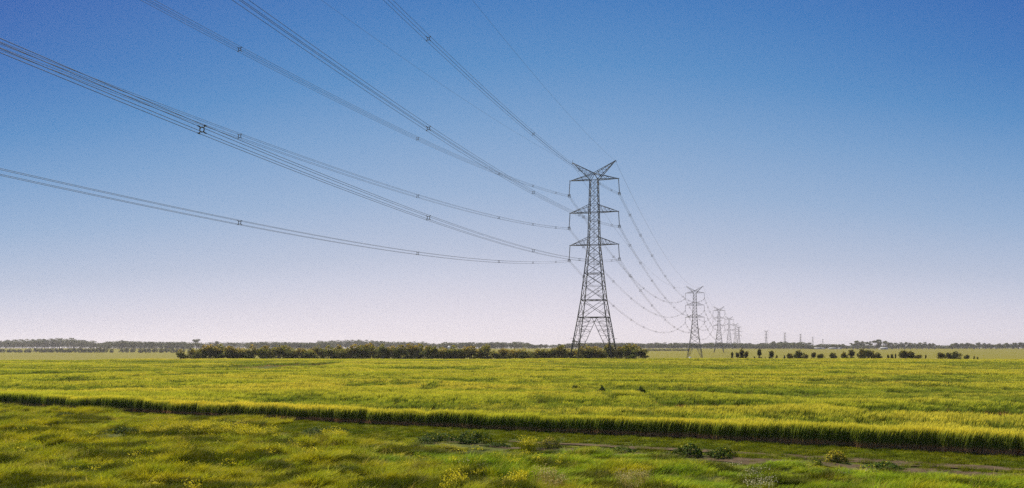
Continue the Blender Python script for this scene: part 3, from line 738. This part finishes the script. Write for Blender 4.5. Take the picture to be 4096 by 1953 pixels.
for k in range(11):
    for s in (-1, 1):
        for lvl in (0, 1, 2, 'gw'):
            gw = lvl == 'gw'; A, B = span_ends(k, s, 0 if gw else lvl, gw)
            ln = np.linalg.norm(B - A); sag = (18.7 if k == 0 else 14.2 * (ln / 470) ** 2) if not gw else (15. if k == 0 else 12.6 * (ln / 470) ** 2)
            sag = min(sag, 24)
            t0 = .12 if k == 0 else 0.; n = 130 if k == 0 else 44
            d = (B - A)[:2]; rz = math.atan2(d[1], d[0]) - math.pi / 2
            if gw:
                b = Bars(); b.tube(wire_pts(A, B, sag, (0, 0), n, t0), [.014, .028, .035, .05, .05, .06, .06, .06, .06, .07, .07][k], 5)
                me = b.mesh('earth_wire', M['wire'], True); me.transform(Matrix.Translation(-Vector(B))); o = obj('earth_wire', me); o.location = B
                tag(o, '%s peak wire, %s' % (SDN[s], SPN[k]), 'wire', 'earth wires of the power line'); continue
            root = empty('power_cable', tuple(B)); tag(root, '%s %s power cable, %s' % (LVN[lvl], SDN[s], SPN[k]), 'power cable', 'power cables of the line')
            sps = SP0[s] if k == 0 else (SP1 if k < 3 else list(np.linspace(.08, .94, 8)))
            P4 = [(-.23, -.23), (.23, -.23), (.23, .23), (-.23, .23)]; rad = [.018, .019, .024, .03, .034, .036, .04, .05, .06, .06, .06][k]
            if k < 3:
                for of in P4:
                    b = Bars(); b.tube(wire_pts(A, B, sag, of, n, t0) - B, rad, 5); obj('wire', b.mesh('wire', M['wire'], True), root)
                C_ = wire_pts(A, B, sag, (0, 0), 2001, 0) - B
                for q in sps:
                    o = obj('spacer', SPM, root); o.location = C_[int(q * 2000)]; o.rotation_euler = (0, 0, rz)
                    if k: o.scale = (1.7, 1.7, 1.7) if k == 1 else (2.3, 2.3, 2.3)
            else:
                b = Bars()
                for of in ((-.2, -.2), (.2, .2)) if k < 6 else ((0, 0),): b.tube(wire_pts(A, B, sag, of, n, t0) - B, rad, 4)
                obj('wire', b.mesh('wire', M['wire'], True), root)

# ------------------------------------------------------------------ trees
DL = np.array((.112, .120, .026)); SUNTIP = np.array((.50, .40, .045))  # leaf green, and the gold that paints sunlight on crown tops
def crown_mesh(seed, lobes, n, leaf, mat, base=DL, tip=SUNTIP, tipw=.5):
    """leaf-sized faces through the volume of several lobes; sunlit gold is put into the colour of the top leaves"""
    r = np.random.RandomState(seed); lob = np.array(lobes, float)            # x,y,z,rx,ry,rz
    vol = lob[:, 3] * lob[:, 4] * lob[:, 5]; pick = r.choice(len(lob), n, p=vol / vol.sum())
    dirs = r.normal(size=(n, 3)); dirs /= np.linalg.norm(dirs, axis=1)[:, None]
    rad = (r.rand(n) ** .4)[:, None]; C = lob[pick, :3] + dirs * rad * lob[pick, 3:6]
    nc = max(6, n // 24); pc = r.choice(len(lob), nc, p=vol / vol.sum()); dc = r.normal(size=(nc, 3)); dc /= np.linalg.norm(dc, axis=1)[:, None]
    cc_ = lob[pc, :3] + dc * (r.rand(nc, 1) ** .25) * lob[pc, 3:6]; own = r.randint(0, nc, n); C = np.where(r.rand(n, 1) < .8, cc_[own] + dirs * rad * np.array([1, 1, .7]) * leaf * 3.4, C)
    nrm = dirs + r.normal(0, .8, (n, 3)); nrm /= np.linalg.norm(nrm, axis=1)[:, None]
    t1 = np.cross(nrm, r.normal(size=(n, 3))); t1 /= np.linalg.norm(t1, axis=1)[:, None]; t2 = np.cross(nrm, t1)
    s = leaf * r.uniform(.5, 1.4, (n, 1))
    V = np.stack([C - t1 * s, C - t2 * s * .7, C + t1 * s, C + t2 * s * .7], 1).reshape(-1, 3)
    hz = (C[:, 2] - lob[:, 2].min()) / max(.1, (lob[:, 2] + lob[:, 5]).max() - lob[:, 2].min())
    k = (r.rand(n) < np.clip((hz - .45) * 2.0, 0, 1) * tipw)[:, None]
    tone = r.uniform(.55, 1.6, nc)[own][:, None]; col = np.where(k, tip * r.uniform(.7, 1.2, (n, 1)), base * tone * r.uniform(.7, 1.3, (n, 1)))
    return mesh_from('crown', V, [np.arange(4 * n).reshape(n, 4)], [mat], np.repeat(col, 4, axis=0))
def limbs(seed, lobes, stems, r0, mat=None, spread=.5):
    r = np.random.RandomState(seed); b = Bars(); lob = np.array(lobes, float)
    for i in range(stems):
        bx, by = r.normal(0, spread * .25, 2)
        for q in r.choice(len(lob), min(len(lob), 3), replace=False):
            L_ = lob[q]; top = L_[:3] + r.normal(0, .25, 3) * L_[3:6]; m1 = np.array([bx + .25 * (top[0] - bx), by + .25 * (top[1] - by), top[2] * .45]) + r.normal(0, .08, 3) * top[2] * .4
            b.tube([(bx, by, -.2), m1, (m1 + top) / 2 + r.normal(0, .05, 3) * top[2] * .5, top], np.array([1, .75, .5, .2]) * r0, 5)
    return b.mesh('trunk', mat or M['bark'], True)
def shrubby(seed, W=2.6, H=5., low=.12, n=2600, leaf=.17, tipw=.5, kind='round', base=DL):
    """unit shrub tree: multi-stemmed, crown from near the ground, W half width, H height"""
    r = np.random.RandomState(seed); lob = []
    nl = 9 if kind == 'round' else 6
    for i in range(nl):
        a = r.rand() * 6.283; q = r.rand() ** .6 * W * .62; zc = H * r.uniform(.38, .76) * (1 - .22 * (q / W) ** 2)
        s = r.uniform(.32, .52) * W
        if kind == 'tall': q *= .45
        lob.append((q * math.cos(a), q * math.sin(a), zc, s, s, min(H - zc, s * r.uniform(.7, .95))))
    lob.append((0, 0, H * .72, W * .5, W * .5, H * .27))
    for i in range(4):                                   # skirts
        a = r.rand() * 6.283; lob.append((W * .62 * math.cos(a), W * .62 * math.sin(a), H * r.uniform(low + .1, .34), W * .34, W * .34, H * .16))
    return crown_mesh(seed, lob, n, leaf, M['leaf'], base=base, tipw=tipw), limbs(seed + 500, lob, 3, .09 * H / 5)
r = np.random.RandomState(21)
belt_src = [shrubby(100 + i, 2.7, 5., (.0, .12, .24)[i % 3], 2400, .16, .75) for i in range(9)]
ROWY = 289.
prof_x = [700, 740, 790, 860, 900, 980, 1010, 1050, 1085, 1120, 1160, 1250, 1300, 1350, 1400, 1480, 1560, 1600, 1670, 1770, 1840, 1890, 1980, 2050, 2130, 2190, 2260, 2310, 2360, 2470, 2540, 2575]
prof_y = [1408, 1404, 1396, 1379, 1384, 1392, 1386, 1390, 1380, 1380, 1387, 1392, 1387, 1386, 1385, 1383, 1387, 1388, 1383, 1382, 1383, 1390, 1396, 1395, 1397, 1386, 1392, 1389, 1386, 1382, 1391, 1396]
px = 722.; belt = []
while px < 2560:
    belt.append(px); px += r.choice([20, 27, 34, 41]) + r.uniform(-3, 3) if px > 760 else 52
# the few openings of the row
def place_tree(name, label, cat, group, me_c, me_t, x, y, W, H, W0, H0, rz=None):
    root = empty(name, (x, y, float(gz(x, y)) - .05), r.uniform(0, 6.28) if rz is None else rz, (W / W0, W / W0, H / H0))
    tag(root, label, cat, group); obj('trunk', me_t, root); obj('crown', me_c, root); return root
nb = len(belt)
for i, px in enumerate(belt):
    y = ROWY + r.uniform(-3, 5); x = (px - 2048) * y / F; top = np.interp(px, prof_x, prof_y) + r.uniform(-4, 4)
    H = EYE + (HOR - top) / F * y - float(gz(x, y)); W = r.uniform(2.6, 4.0) * (H / 5.0) ** .6 if i else 2.4
    H *= r.uniform(.86, 1.28) if i else 1.3
    if i == 0: lab = 'small round dark tree standing apart at the left end of the long tree row'
    elif i == nb - 1: lab = 'spreading dark tree ending the long row, right of the nearest pylon'
    elif px < 1640: lab = 'bushy gum tree, number %d from the left end of the long row' % (i + 1)
    else: lab = 'bushy gum tree, number %d from the right end of the long tree row' % (nb - i)
    c_, t_ = belt_src[i % len(belt_src)]
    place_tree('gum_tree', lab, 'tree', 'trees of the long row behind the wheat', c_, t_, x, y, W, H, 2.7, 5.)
# scattered young trees right of the pylons: picture x, width, top row, tall?
SH = [(2929, 11, 1411, 1), (2949, 18, 1411, 1), (2967, 22, 1399, 1), (2985, 20, 1408, 1), (3018, 6, 1427, 0), (3037, 19, 1398, 1), (3061, 4, 1429, 0), (3086, 22, 1406, 1), (3106, 9, 1423, 0),
      (3138, 8, 1422, 0), (3160, 25, 1413, 0), (3196, 44, 1405, 0), (3222, 20, 1419, 0), (3255, 23, 1411, 1), (3283, 27, 1417, 0), (3333, 29, 1411, 0), (3376, 27, 1411, 0), (3406, 29, 1401, 1),
      (3444, 30, 1400, 0), (3466, 30, 1403, 0), (3486, 28, 1402, 0), (3508, 36, 1413, 0), (3553, 8, 1420, 0), (3569, 15, 1419, 0), (3582, 7, 1417, 1), (3612, 40, 1402, 0), (3638, 40, 1408, 0),
      (3677, 30, 1421, 0), (3703, 7, 1421, 1), (3762, 26, 1412, 0), (3795, 30, 1411, 0), (3825, 40, 1409, 0), (3867, 19, 1421, 0), (3896, 8, 1426, 0), (3910, 6, 1428, 0)]
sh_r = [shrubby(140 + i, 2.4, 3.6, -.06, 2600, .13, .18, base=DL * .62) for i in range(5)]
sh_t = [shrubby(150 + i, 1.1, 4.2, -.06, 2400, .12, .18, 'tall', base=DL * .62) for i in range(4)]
for i, (px, wpx, top, tall) in enumerate(SH):
    y = 292 + r.uniform(-2, 4); x = (px - 2048) * y / F
    zb = float(gz(x, y)); H = EYE + (HOR - top) / F * y - zb + .05; W = wpx / 2 * y / F * 1.3; H *= 1.12
    sz = 'tiny' if top > 1424 else ('small' if top > 1416 else ('slim upright' if tall else ('broad' if wpx > 28 else 'rounded')))
    lab = '%s young tree, number %d %s in the row right of the pylons' % (sz, i + 1 if i < 18 else len(SH) - i, 'from the left' if i < 18 else 'from the right')
    c_, t_ = (sh_t[i % 4] if tall else sh_r[i % 5]); W0, H0 = (1.1, 4.2) if tall else (2.4, 3.6)
    place_tree('young_tree', lab, 'tree', 'scattered young trees right of the pylons', c_, t_, x, y, W, H, W0, H0)
# bushes of the far hedge at left, and of the short one right of the long row
fb = [(crown_mesh(170 + i, [(0, 0, 1.8, 3.2, 2.5, 1.7), (-1.8, 0, 1.4, 2, 2, 1.3), (1.9, .3, 1.3, 2, 2, 1.3)], 420, .42, M['far_leaf'], DL * 1.1, SUNTIP * .6, .2), limbs(180 + i, [(0, 0, 1.5, 2, 2, 1)], 2, .12)) for i in range(4)]
HB = [(4, 1396, 26), (38, 1397, 22), (60, 1398, 26), (80, 1399, 20), (104, 1397, 14), (118, 1395, 16), (143, 1392, 16), (165, 1396, 22), (184, 1394, 22), (205, 1393, 22), (228, 1394, 22), (246, 1395, 20), (262, 1397, 18),
      (278, 1394, 22), (300, 1392, 24), (322, 1393, 24), (344, 1394, 22), (362, 1394, 18), (378, 1393, 18), (396, 1392, 24), (418, 1392, 22), (446, 1397, 16), (490, 1395, 22), (508, 1394, 14), (530, 1393, 18),
      (562, 1395, 20), (582, 1394, 20), (596, 1395, 16), (619, 1393, 20), (645, 1394, 20), (665, 1393, 22), (690, 1395, 20), (708, 1396, 14), (722, 1395, 8), (735, 1396, 8), (762, 1394, 20)]
for i, (px, top, wpx) in enumerate(HB):
    y = 1185 + r.uniform(-12, 12); x = (px - 2048) * y / F; zb = float(gz(x, y)); H = max(2.2, EYE + (HOR - top) / F * y - zb)
    c_, t_ = fb[i % 4]
    place_tree('hedge_bush', 'dull olive bush, number %d from the left in the low far hedge at left' % (i + 1), 'bush', 'bushes of the far hedge at left', c_, t_, x, y, wpx / 2 * y / F * 1.15, H, 3.6, 3.5, 0)
for i in range(16):
    px = 2580 + i * 11 + (6 if i > 9 else 0); y = 1330 + r.uniform(-8, 8); x = (px - 2048) * y / F
    c_, t_ = fb[i % 4]
    place_tree('hedge_bush', 'low bush, number %d in the short far hedge between the two nearest pylons' % (i + 1), 'bush', 'bushes of the short far hedge', c_, t_, x, y, 3.0, 2.6, 3.6, 3.5, 0)

# tall gum trees that can be told apart in the distance
def gum(seed, W=5., H=12., n=900, leaf=.45, flat=True, under=.35):
    r_ = np.random.RandomState(seed); lob = []
    for i in range(8):
        a = r_.rand() * 6.283; q = r_.rand() ** .5 * W * .72; s = W * r_.uniform(.26, .42)
        lob.append((q * math.cos(a), q * math.sin(a), H * r_.uniform(under + .18, .88) - .1 * H * (q / W) ** 2, s, s, s * (.45 if flat else .75)))
    return crown_mesh(seed, lob, n, leaf, M['far_leaf'], DL * 1.15, SUNTIP * .5, .2), limbs(seed + 1, lob, 2, .28, spread=1.)
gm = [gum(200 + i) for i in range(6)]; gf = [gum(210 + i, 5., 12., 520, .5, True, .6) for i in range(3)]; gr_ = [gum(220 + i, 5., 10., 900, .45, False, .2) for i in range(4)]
GT = [(487, 1362, 44, 1500, 2), (668, 1373, 48, 1500, 2), (762, 1376, 42, 1480, 2), (800, 1371, 40, 1490, 2), (786, 1357, 30, 1500, 1), (864, 1366, 34, 1500, 2), (930, 1371, 30, 1600, 0), (922, 1383, 20, 1400, 2),
      (2300, 1361, 24, 1640, 1), (2160, 1377, 22, 1640, 2), (2182, 1378, 20, 1640, 2), (2237, 1375, 18, 1640, 0),
      (3092, 1366, 20, 1660, 1), (3123, 1367, 16, 1660, 1), (3238, 1371, 22, 1660, 1), (3270, 1379, 24, 1650, 0), (3366, 1377, 22, 1650, 2), (3340, 1378, 20, 1650, 0), (3389, 1383, 16, 1650, 2),
      (3414, 1370, 30, 1600, 0), (3432, 1364, 30, 1600, 0), (3455, 1366, 30, 1610, 0), (3478, 1367, 28, 1600, 0), (3500, 1363, 28, 1600, 1), (3512, 1359, 26, 1610, 1), (3520, 1368, 30, 1600, 2), (3545, 1365, 28, 1610, 0),
      (3568, 1371, 30, 1600, 2), (3594, 1370, 30, 1600, 2), (3618, 1369, 28, 1600, 2), (3642, 1371, 28, 1600, 2), (3668, 1371, 26, 1600, 0), (3690, 1369, 30, 1600, 2), (3714, 1374, 28, 1600, 0), (3738, 1374, 26, 1600, 0),
      (3808, 1373, 30, 1600, 2), (3832, 1372, 28, 1600, 2), (3852, 1372, 24, 1600, 0), (3869, 1372, 22, 1600, 0), (3895, 1375, 26, 1600, 2), (3918, 1371, 28, 1600, 0), (3942, 1373, 26, 1600, 2), (3964, 1374, 26, 1600, 2), (3984, 1376, 22, 1600, 2),
      (4008, 1374, 26, 1600, 2), (4030, 1372, 26, 1600, 2), (4052, 1371, 26, 1600, 2), (4074, 1370, 26, 1600, 2), (4096, 1371, 26, 1600, 2), (4120, 1372, 28, 1600, 2)]
GTL = {0: 'broad single gum tree before the smooth left-hand wood', 1: 'wide low gum tree standing before the end of the left-hand wood', 2: 'round gum at the left foot of the umbrella-topped tree', 3: 'broad dark gum directly under the umbrella-shaped crown',
       4: 'gum tree with a flat umbrella crown clear above the others', 5: 'dome-shaped gum just right of the umbrella-topped tree', 6: 'thin gum in the gap of the left-hand woods', 7: 'low round tree in the gap of the left-hand woods',
       8: 'flat-topped gum rising just left of the legs of the nearest pylon', 9: 'left one of two small round gums left of the nearest pylon', 10: 'right one of two small round gums left of the nearest pylon', 11: 'open thin gum left of the nearest pylon',
       12: 'flat-topped gum poking above the wood right of the first lone pylon', 13: 'smaller flat crown above the wood beside the second lone pylon', 14: 'flat-topped gum at the right end of the dark wood', 15: 'low gum at the gap beside the pale sheds',
       16: 'round dark gum between the two groups of pale sheds', 17: 'open gum behind the pale sheds', 18: 'small gum at the left foot of the right-hand grove'}
ng_ = 0
for i, (px, top, wpx, y, kd) in enumerate(GT):
    x = (px - 2048) * y / F; zb = float(gz(x, y)); H = EYE + (HOR - top) / F * y - zb; W = wpx / 2 * y / F * 1.15
    src, H0 = ((gm[i % 6], 11.2), (gf[i % 3], 11.4), (gr_[i % 4], 9.3))[kd]
    if i in GTL: lab = GTL[i]; grp = 'lone gums before the far woods'
    elif i < 35: lab = 'dark gum tree, number %d from the left in the tall grove with an open skyline' % (i - 18); grp = 'gum trees of the tall right-hand grove'
    else: lab = 'dark gum tree, number %d from the left in the grove at the right edge' % (i - 34); grp = 'gum trees of the grove at the right edge'
    place_tree('gum_tree', lab, 'tree', grp, src[0], src[1], x, y, W, H, 5., H0)

# far-off woods that read as one mass
def wood(name, label, x0, x1, d0, d1, tops, n, leaf=.9, emerg=0.):
    """x0..x1 picture columns; tops = rows of the skyline along the wood"""
    r_ = np.random.RandomState(int(x0) + 300); V = []; nt_ = int((x1 - x0) * (d1 - d0) ** .3 / 9)
    cx = r_.uniform(x0, x1, nt_); dd = r_.uniform(d0, d1, nt_); C = []; Rr = []
    front = np.arange(x0 + 4, x1 - 2, 7.5); cx = np.concatenate([cx, front + r_.uniform(-2, 2, len(front))]); dd = np.concatenate([dd, np.full(len(front), d0) + r_.uniform(0, 12, len(front))])
    per = max(40, int(n / len(cx)))
    allV = []; allC = []; tb = Bars()
    for px_, d_ in zip(cx, dd):
        x = (px_ - 2048) * d_ / F; zb = float(gz(x, d_)); top = np.interp(px_, [t_[0] for t_ in tops], [t_[1] for t_ in tops]) + r_.exponential(1.6)
        H = max(4, EYE + (HOR - top) / F * d_ - zb); W = r_.uniform(4.5, 8)
        dirs = r_.normal(size=(per, 3)); dirs /= np.linalg.norm(dirs, axis=1)[:, None]; rad = (r_.rand(per) ** .35)[:, None]
        c_ = np.array([x, d_, zb + H * .55]) + dirs * rad * np.array([W, W, H * .47])
        if r_.rand() < emerg:                              # flat crowns rising above the rest
            m_ = per // 3; c_[:m_] = np.array([x + r_.uniform(-4, 4), d_, zb + H * .98 + r_.uniform(0, 1.3)]) + dirs[:m_] * rad[:m_] * np.array([W * .65, W * .65, H * .05])
        nrm = dirs + r_.normal(0, .7, (per, 3)); nrm /= np.linalg.norm(nrm, axis=1)[:, None]
        t1 = np.cross(nrm, r_.normal(size=(per, 3))); t1 /= np.linalg.norm(t1, axis=1)[:, None]; t2 = np.cross(nrm, t1); s = leaf * r_.uniform(.5, 1.4, (per, 1))
        allV.append(np.stack([c_ - t1 * s, c_ - t2 * s * .6, c_ + t1 * s, c_ + t2 * s * .6], 1).reshape(-1, 3))
        allC.append(np.repeat(DL[None] * r_.uniform(.8, 1.35) * r_.uniform(.7, 1.4, (per, 1)), 4, axis=0))
        tb.bar((x + r_.normal(0, 1), d_, zb - .5), (x, d_, zb + H * .5), .25, .15)
    V = np.concatenate(allV); nf = len(V) // 4; TV = np.concatenate(tb.V); TF = np.array(tb.F4) + len(V)
    me = mesh_from(name, np.concatenate([V, TV]), [np.arange(nf * 4).reshape(nf, 4), TF], [M['far_leaf'], M['bark']], np.concatenate([np.concatenate(allC), np.ones((len(TV), 3)) * .3]))
    mi = np.zeros(len(me.polygons), np.int32); mi[nf:] = 1; me.polygons.foreach_set('material_index', mi)
    tag(obj(name, me), label, 'woodland', kind='stuff')
wood('distant_wood', 'hazy wood with a ragged skyline along the horizon at far left', -60, 390, 1780, 1900, [(-60, 1362), (0, 1362), (140, 1358), (240, 1354), (290, 1355), (330, 1361), (390, 1370)], 26000, 1.0, .12)
wood('distant_wood', 'smooth-topped wood with a straight skyline left of the umbrella-topped gum', 398, 752, 1580, 1680, [(398, 1372), (430, 1365), (480, 1364), (600, 1366), (742, 1367), (752, 1378)], 20000)
wood('distant_wood', 'palest farthest wood seen through the gap beside the umbrella-topped gum', 740, 1010, 2300, 2420, [(740, 1368), (1010, 1368)], 5000, 1.2)
wood('distant_wood', 'long dark wood right of the gap behind the left part of the tree row', 985, 1330, 1600, 1700, [(985, 1370), (1060, 1366), (1200, 1369), (1330, 1370)], 20000)
wood('distant_wood', 'paler wood on a gentle rise behind the middle of the tree row', 1270, 1745, 1850, 1980, [(1270, 1365), (1350, 1362), (1430, 1359), (1470, 1364), (1560, 1366), (1700, 1369), (1745, 1378)], 24000, 1.0, .08)
wood('distant_wood', 'dark wood with flat crowns above it left of the nearest pylon', 1750, 2142, 1640, 1730, [(1750, 1375), (1800, 1370), (1900, 1370), (2000, 1369), (2080, 1370), (2120, 1374), (2142, 1383)], 22000, .9, .10)
wood('distant_wood', 'thin pale wood in the gap left of the nearest pylon', 2140, 2265, 1900, 1960, [(2140, 1378), (2265, 1378)], 4000, .9)
wood('distant_wood', 'flat-topped wood seen through and beside the legs of the nearest pylon', 2255, 2580, 1640, 1740, [(2255, 1376), (2290, 1371), (2450, 1370), (2540, 1371), (2575, 1374)], 20000)
wood('distant_wood', 'long wood behind the second and third pylons', 2584, 3010, 1690, 1800, [(2584, 1376), (2640, 1373), (2800, 1374), (2870, 1371), (3010, 1374)], 28000, .9, .14)
wood('distant_wood', 'dark lumpy wood below the lone small pylons', 3005, 3255, 1640, 1760, [(3005, 1378), (3060, 1373), (3150, 1369), (3210, 1372), (3255, 1384)], 20000, .9, .14)
wood('distant_wood', 'low hazy wood behind the pale sheds', 3265, 3400, 1800, 1900, [(3265, 1380), (3320, 1375), (3370, 1378), (3400, 1386)], 9000, .9, .05)
wood('distant_wood', 'hazy far wood between the two right-hand groves', 3700, 3830, 2000, 2060, [(3700, 1380), (3830, 1382)], 3500, .9)
wood('distant_wood', 'pale wood behind the right-hand groves', 3400, 4160, 1700, 1760, [(3400, 1380), (3720, 1378), (3728, 1392), (3798, 1392), (3805, 1380), (4160, 1376)], 18000, .9)

# ------------------------------------------------------------------ far buildings
def shed(px0, px1, top, y, label, silo=False):
    x0 = (px0 - 2048) * y / F; x1 = (px1 - 2048) * y / F; xc = (x0 + x1) / 2; zb = float(gz(xc, y)); hw_ = (x1 - x0) / 2; D_ = 6.
    H = EYE + (HOR - top) / F * y - zb; He = H * .62
    root = empty('farm_shed', (xc, y, zb)); tag(root, label, 'shed')
    def box(nm, a, b, mt, par=root):
        (x_0, y_0, z_0), (x_1, y_1, z_1) = a, b
        V = [(x, yy, z) for z in (z_0, z_1) for yy in (y_0, y_1) for x in (x_0, x_1)]
        return obj(nm, mesh_from(nm, V, [np.array([(0, 1, 5, 4), (2, 6, 7, 3), (0, 4, 6, 2), (1, 3, 7, 5), (4, 5, 7, 6), (0, 2, 3, 1)])], [mt]), par)
    V = [(-hw_, -D_, -.3), (hw_, -D_, -.3), (hw_, D_, -.3), (-hw_, D_, -.3), (-hw_, -D_, He), (hw_, -D_, He), (hw_, D_, He), (-hw_, D_, He), (-hw_, 0, H - .15), (hw_, 0, H - .15)]
    obj('wall', mesh_from('wall', V, [np.array([(0, 1, 5, 4), (2, 3, 7, 6)]), np.array([(0, 4, 8), (1, 9, 5), (3, 8, 7), (2, 6, 9), (0, 8, 3), (1, 2, 9)])], [M['wall']]), root)
    e = .35; V = [(-hw_ - e, -D_ - .5, He - .1), (hw_ + e, -D_ - .5, He - .1), (hw_ + e, 0, H), (-hw_ - e, 0, H), (-hw_ - e, D_ + .5, He - .1), (hw_ + e, D_ + .5, He - .1)]
    V = V + [(a, b_, c - .12) for a, b_, c in V]
    obj('roof', mesh_from('roof', V, [np.array([(0, 1, 2, 3), (3, 2, 5, 4), (7, 6, 9, 8), (8, 9, 10, 11), (0, 6, 7, 1), (4, 5, 11, 10), (0, 3, 9, 6), (3, 4, 10, 9), (1, 7, 8, 2), (2, 8, 11, 5)])], [M['roof']]), root)
    n_ = max(1, int(hw_ / 4))
    for q in range(n_):
        cx_ = -hw_ + (q + .5) * 2 * hw_ / n_; box('door', (cx_ - 1.3, -D_ - .06, 0), (cx_ + 1.3, -D_ + .02, He * .7), M['dark'])
shed(3256, 3283, 1390.8, 1640, 'long pale-roofed farm shed at the gap in the woods, left of three')
shed(3284, 3296, 1391.5, 1640, 'short pale farm shed joined to the right of the long one')
shed(3315, 3343, 1390.8, 1640, 'pale-roofed farm shed right of the short one')
shed(3520, 3547, 1389.6, 1580, 'long pale shed standing in front of the tall right-hand grove')
shed(3352, 3362, 1391.5, 1640, 'small low pale shed farthest right of the shed group')
def silo(px, top, y, wr, label):
    x = (px - 2048) * y / F; zb = float(gz(x, y)); H = EYE + (HOR - top) / F * y - zb
    root = empty('grain_silo', (x, y, zb)); tag(root, label, 'silo')
    b = Bars(); b.tube([(0, 0, 0), (0, 0, H * .82)], wr, 14); obj('tank', b.mesh('tank', M['white'], True), root)
    b = Bars(); b.tube([(0, 0, H * .82), (0, 0, H)], np.array([wr * 1.05, .15]), 14); obj('roof', b.mesh('roof', M['white']), root)
silo(1796, 1384, 1560, 2.6, 'pale farm silo among the trees behind the tree row, left of the nearest pylon')
# small white box at the foot of the second pylon
bx_, by_ = (2760 - 2048) * 700 / F, 700.
root = empty('equipment_cabinet', (bx_, by_, -5.6)); tag(root, 'tiny white box near the left foot of the second pylon', 'cabinet')
b = Bars(); b.bar((0, 0, 0), (0, 0, 3.1), 1.2, 1.2, 4); obj('housing', b.mesh('housing', M['white']), root)
b = Bars(); b.bar((0, 0, 3.1), (0, 0, 3.6), 1.35, .8, 4); obj('lid', b.mesh('lid', M['white']), root)

# ------------------------------------------------------------------ haze
HZ = 1.0
V = [(x, y, z) for z in (-8.0, 72.0) for y in (-14000, 14000) for x in (-14000, 14000)]
m, t = mat_new('haze'); o_ = t.nodes.new('ShaderNodeOutputMaterial'); pv = t.nodes.new('ShaderNodeVolumePrincipled')
pv.inputs['Color'].default_value = (.98, .92, .92, 1); pv.inputs['Density'].default_value = .00009; pv.inputs['Anisotropy'].default_value = .25
t.links.new(pv.outputs[0], o_.inputs['Volume'])
tag(obj('haze', mesh_from('haze', V, [np.array([(0, 1, 5, 4), (2, 6, 7, 3), (0, 4, 6, 2), (1, 3, 7, 5), (4, 5, 7, 6), (0, 2, 3, 1)])], [m])), kind='stuff')
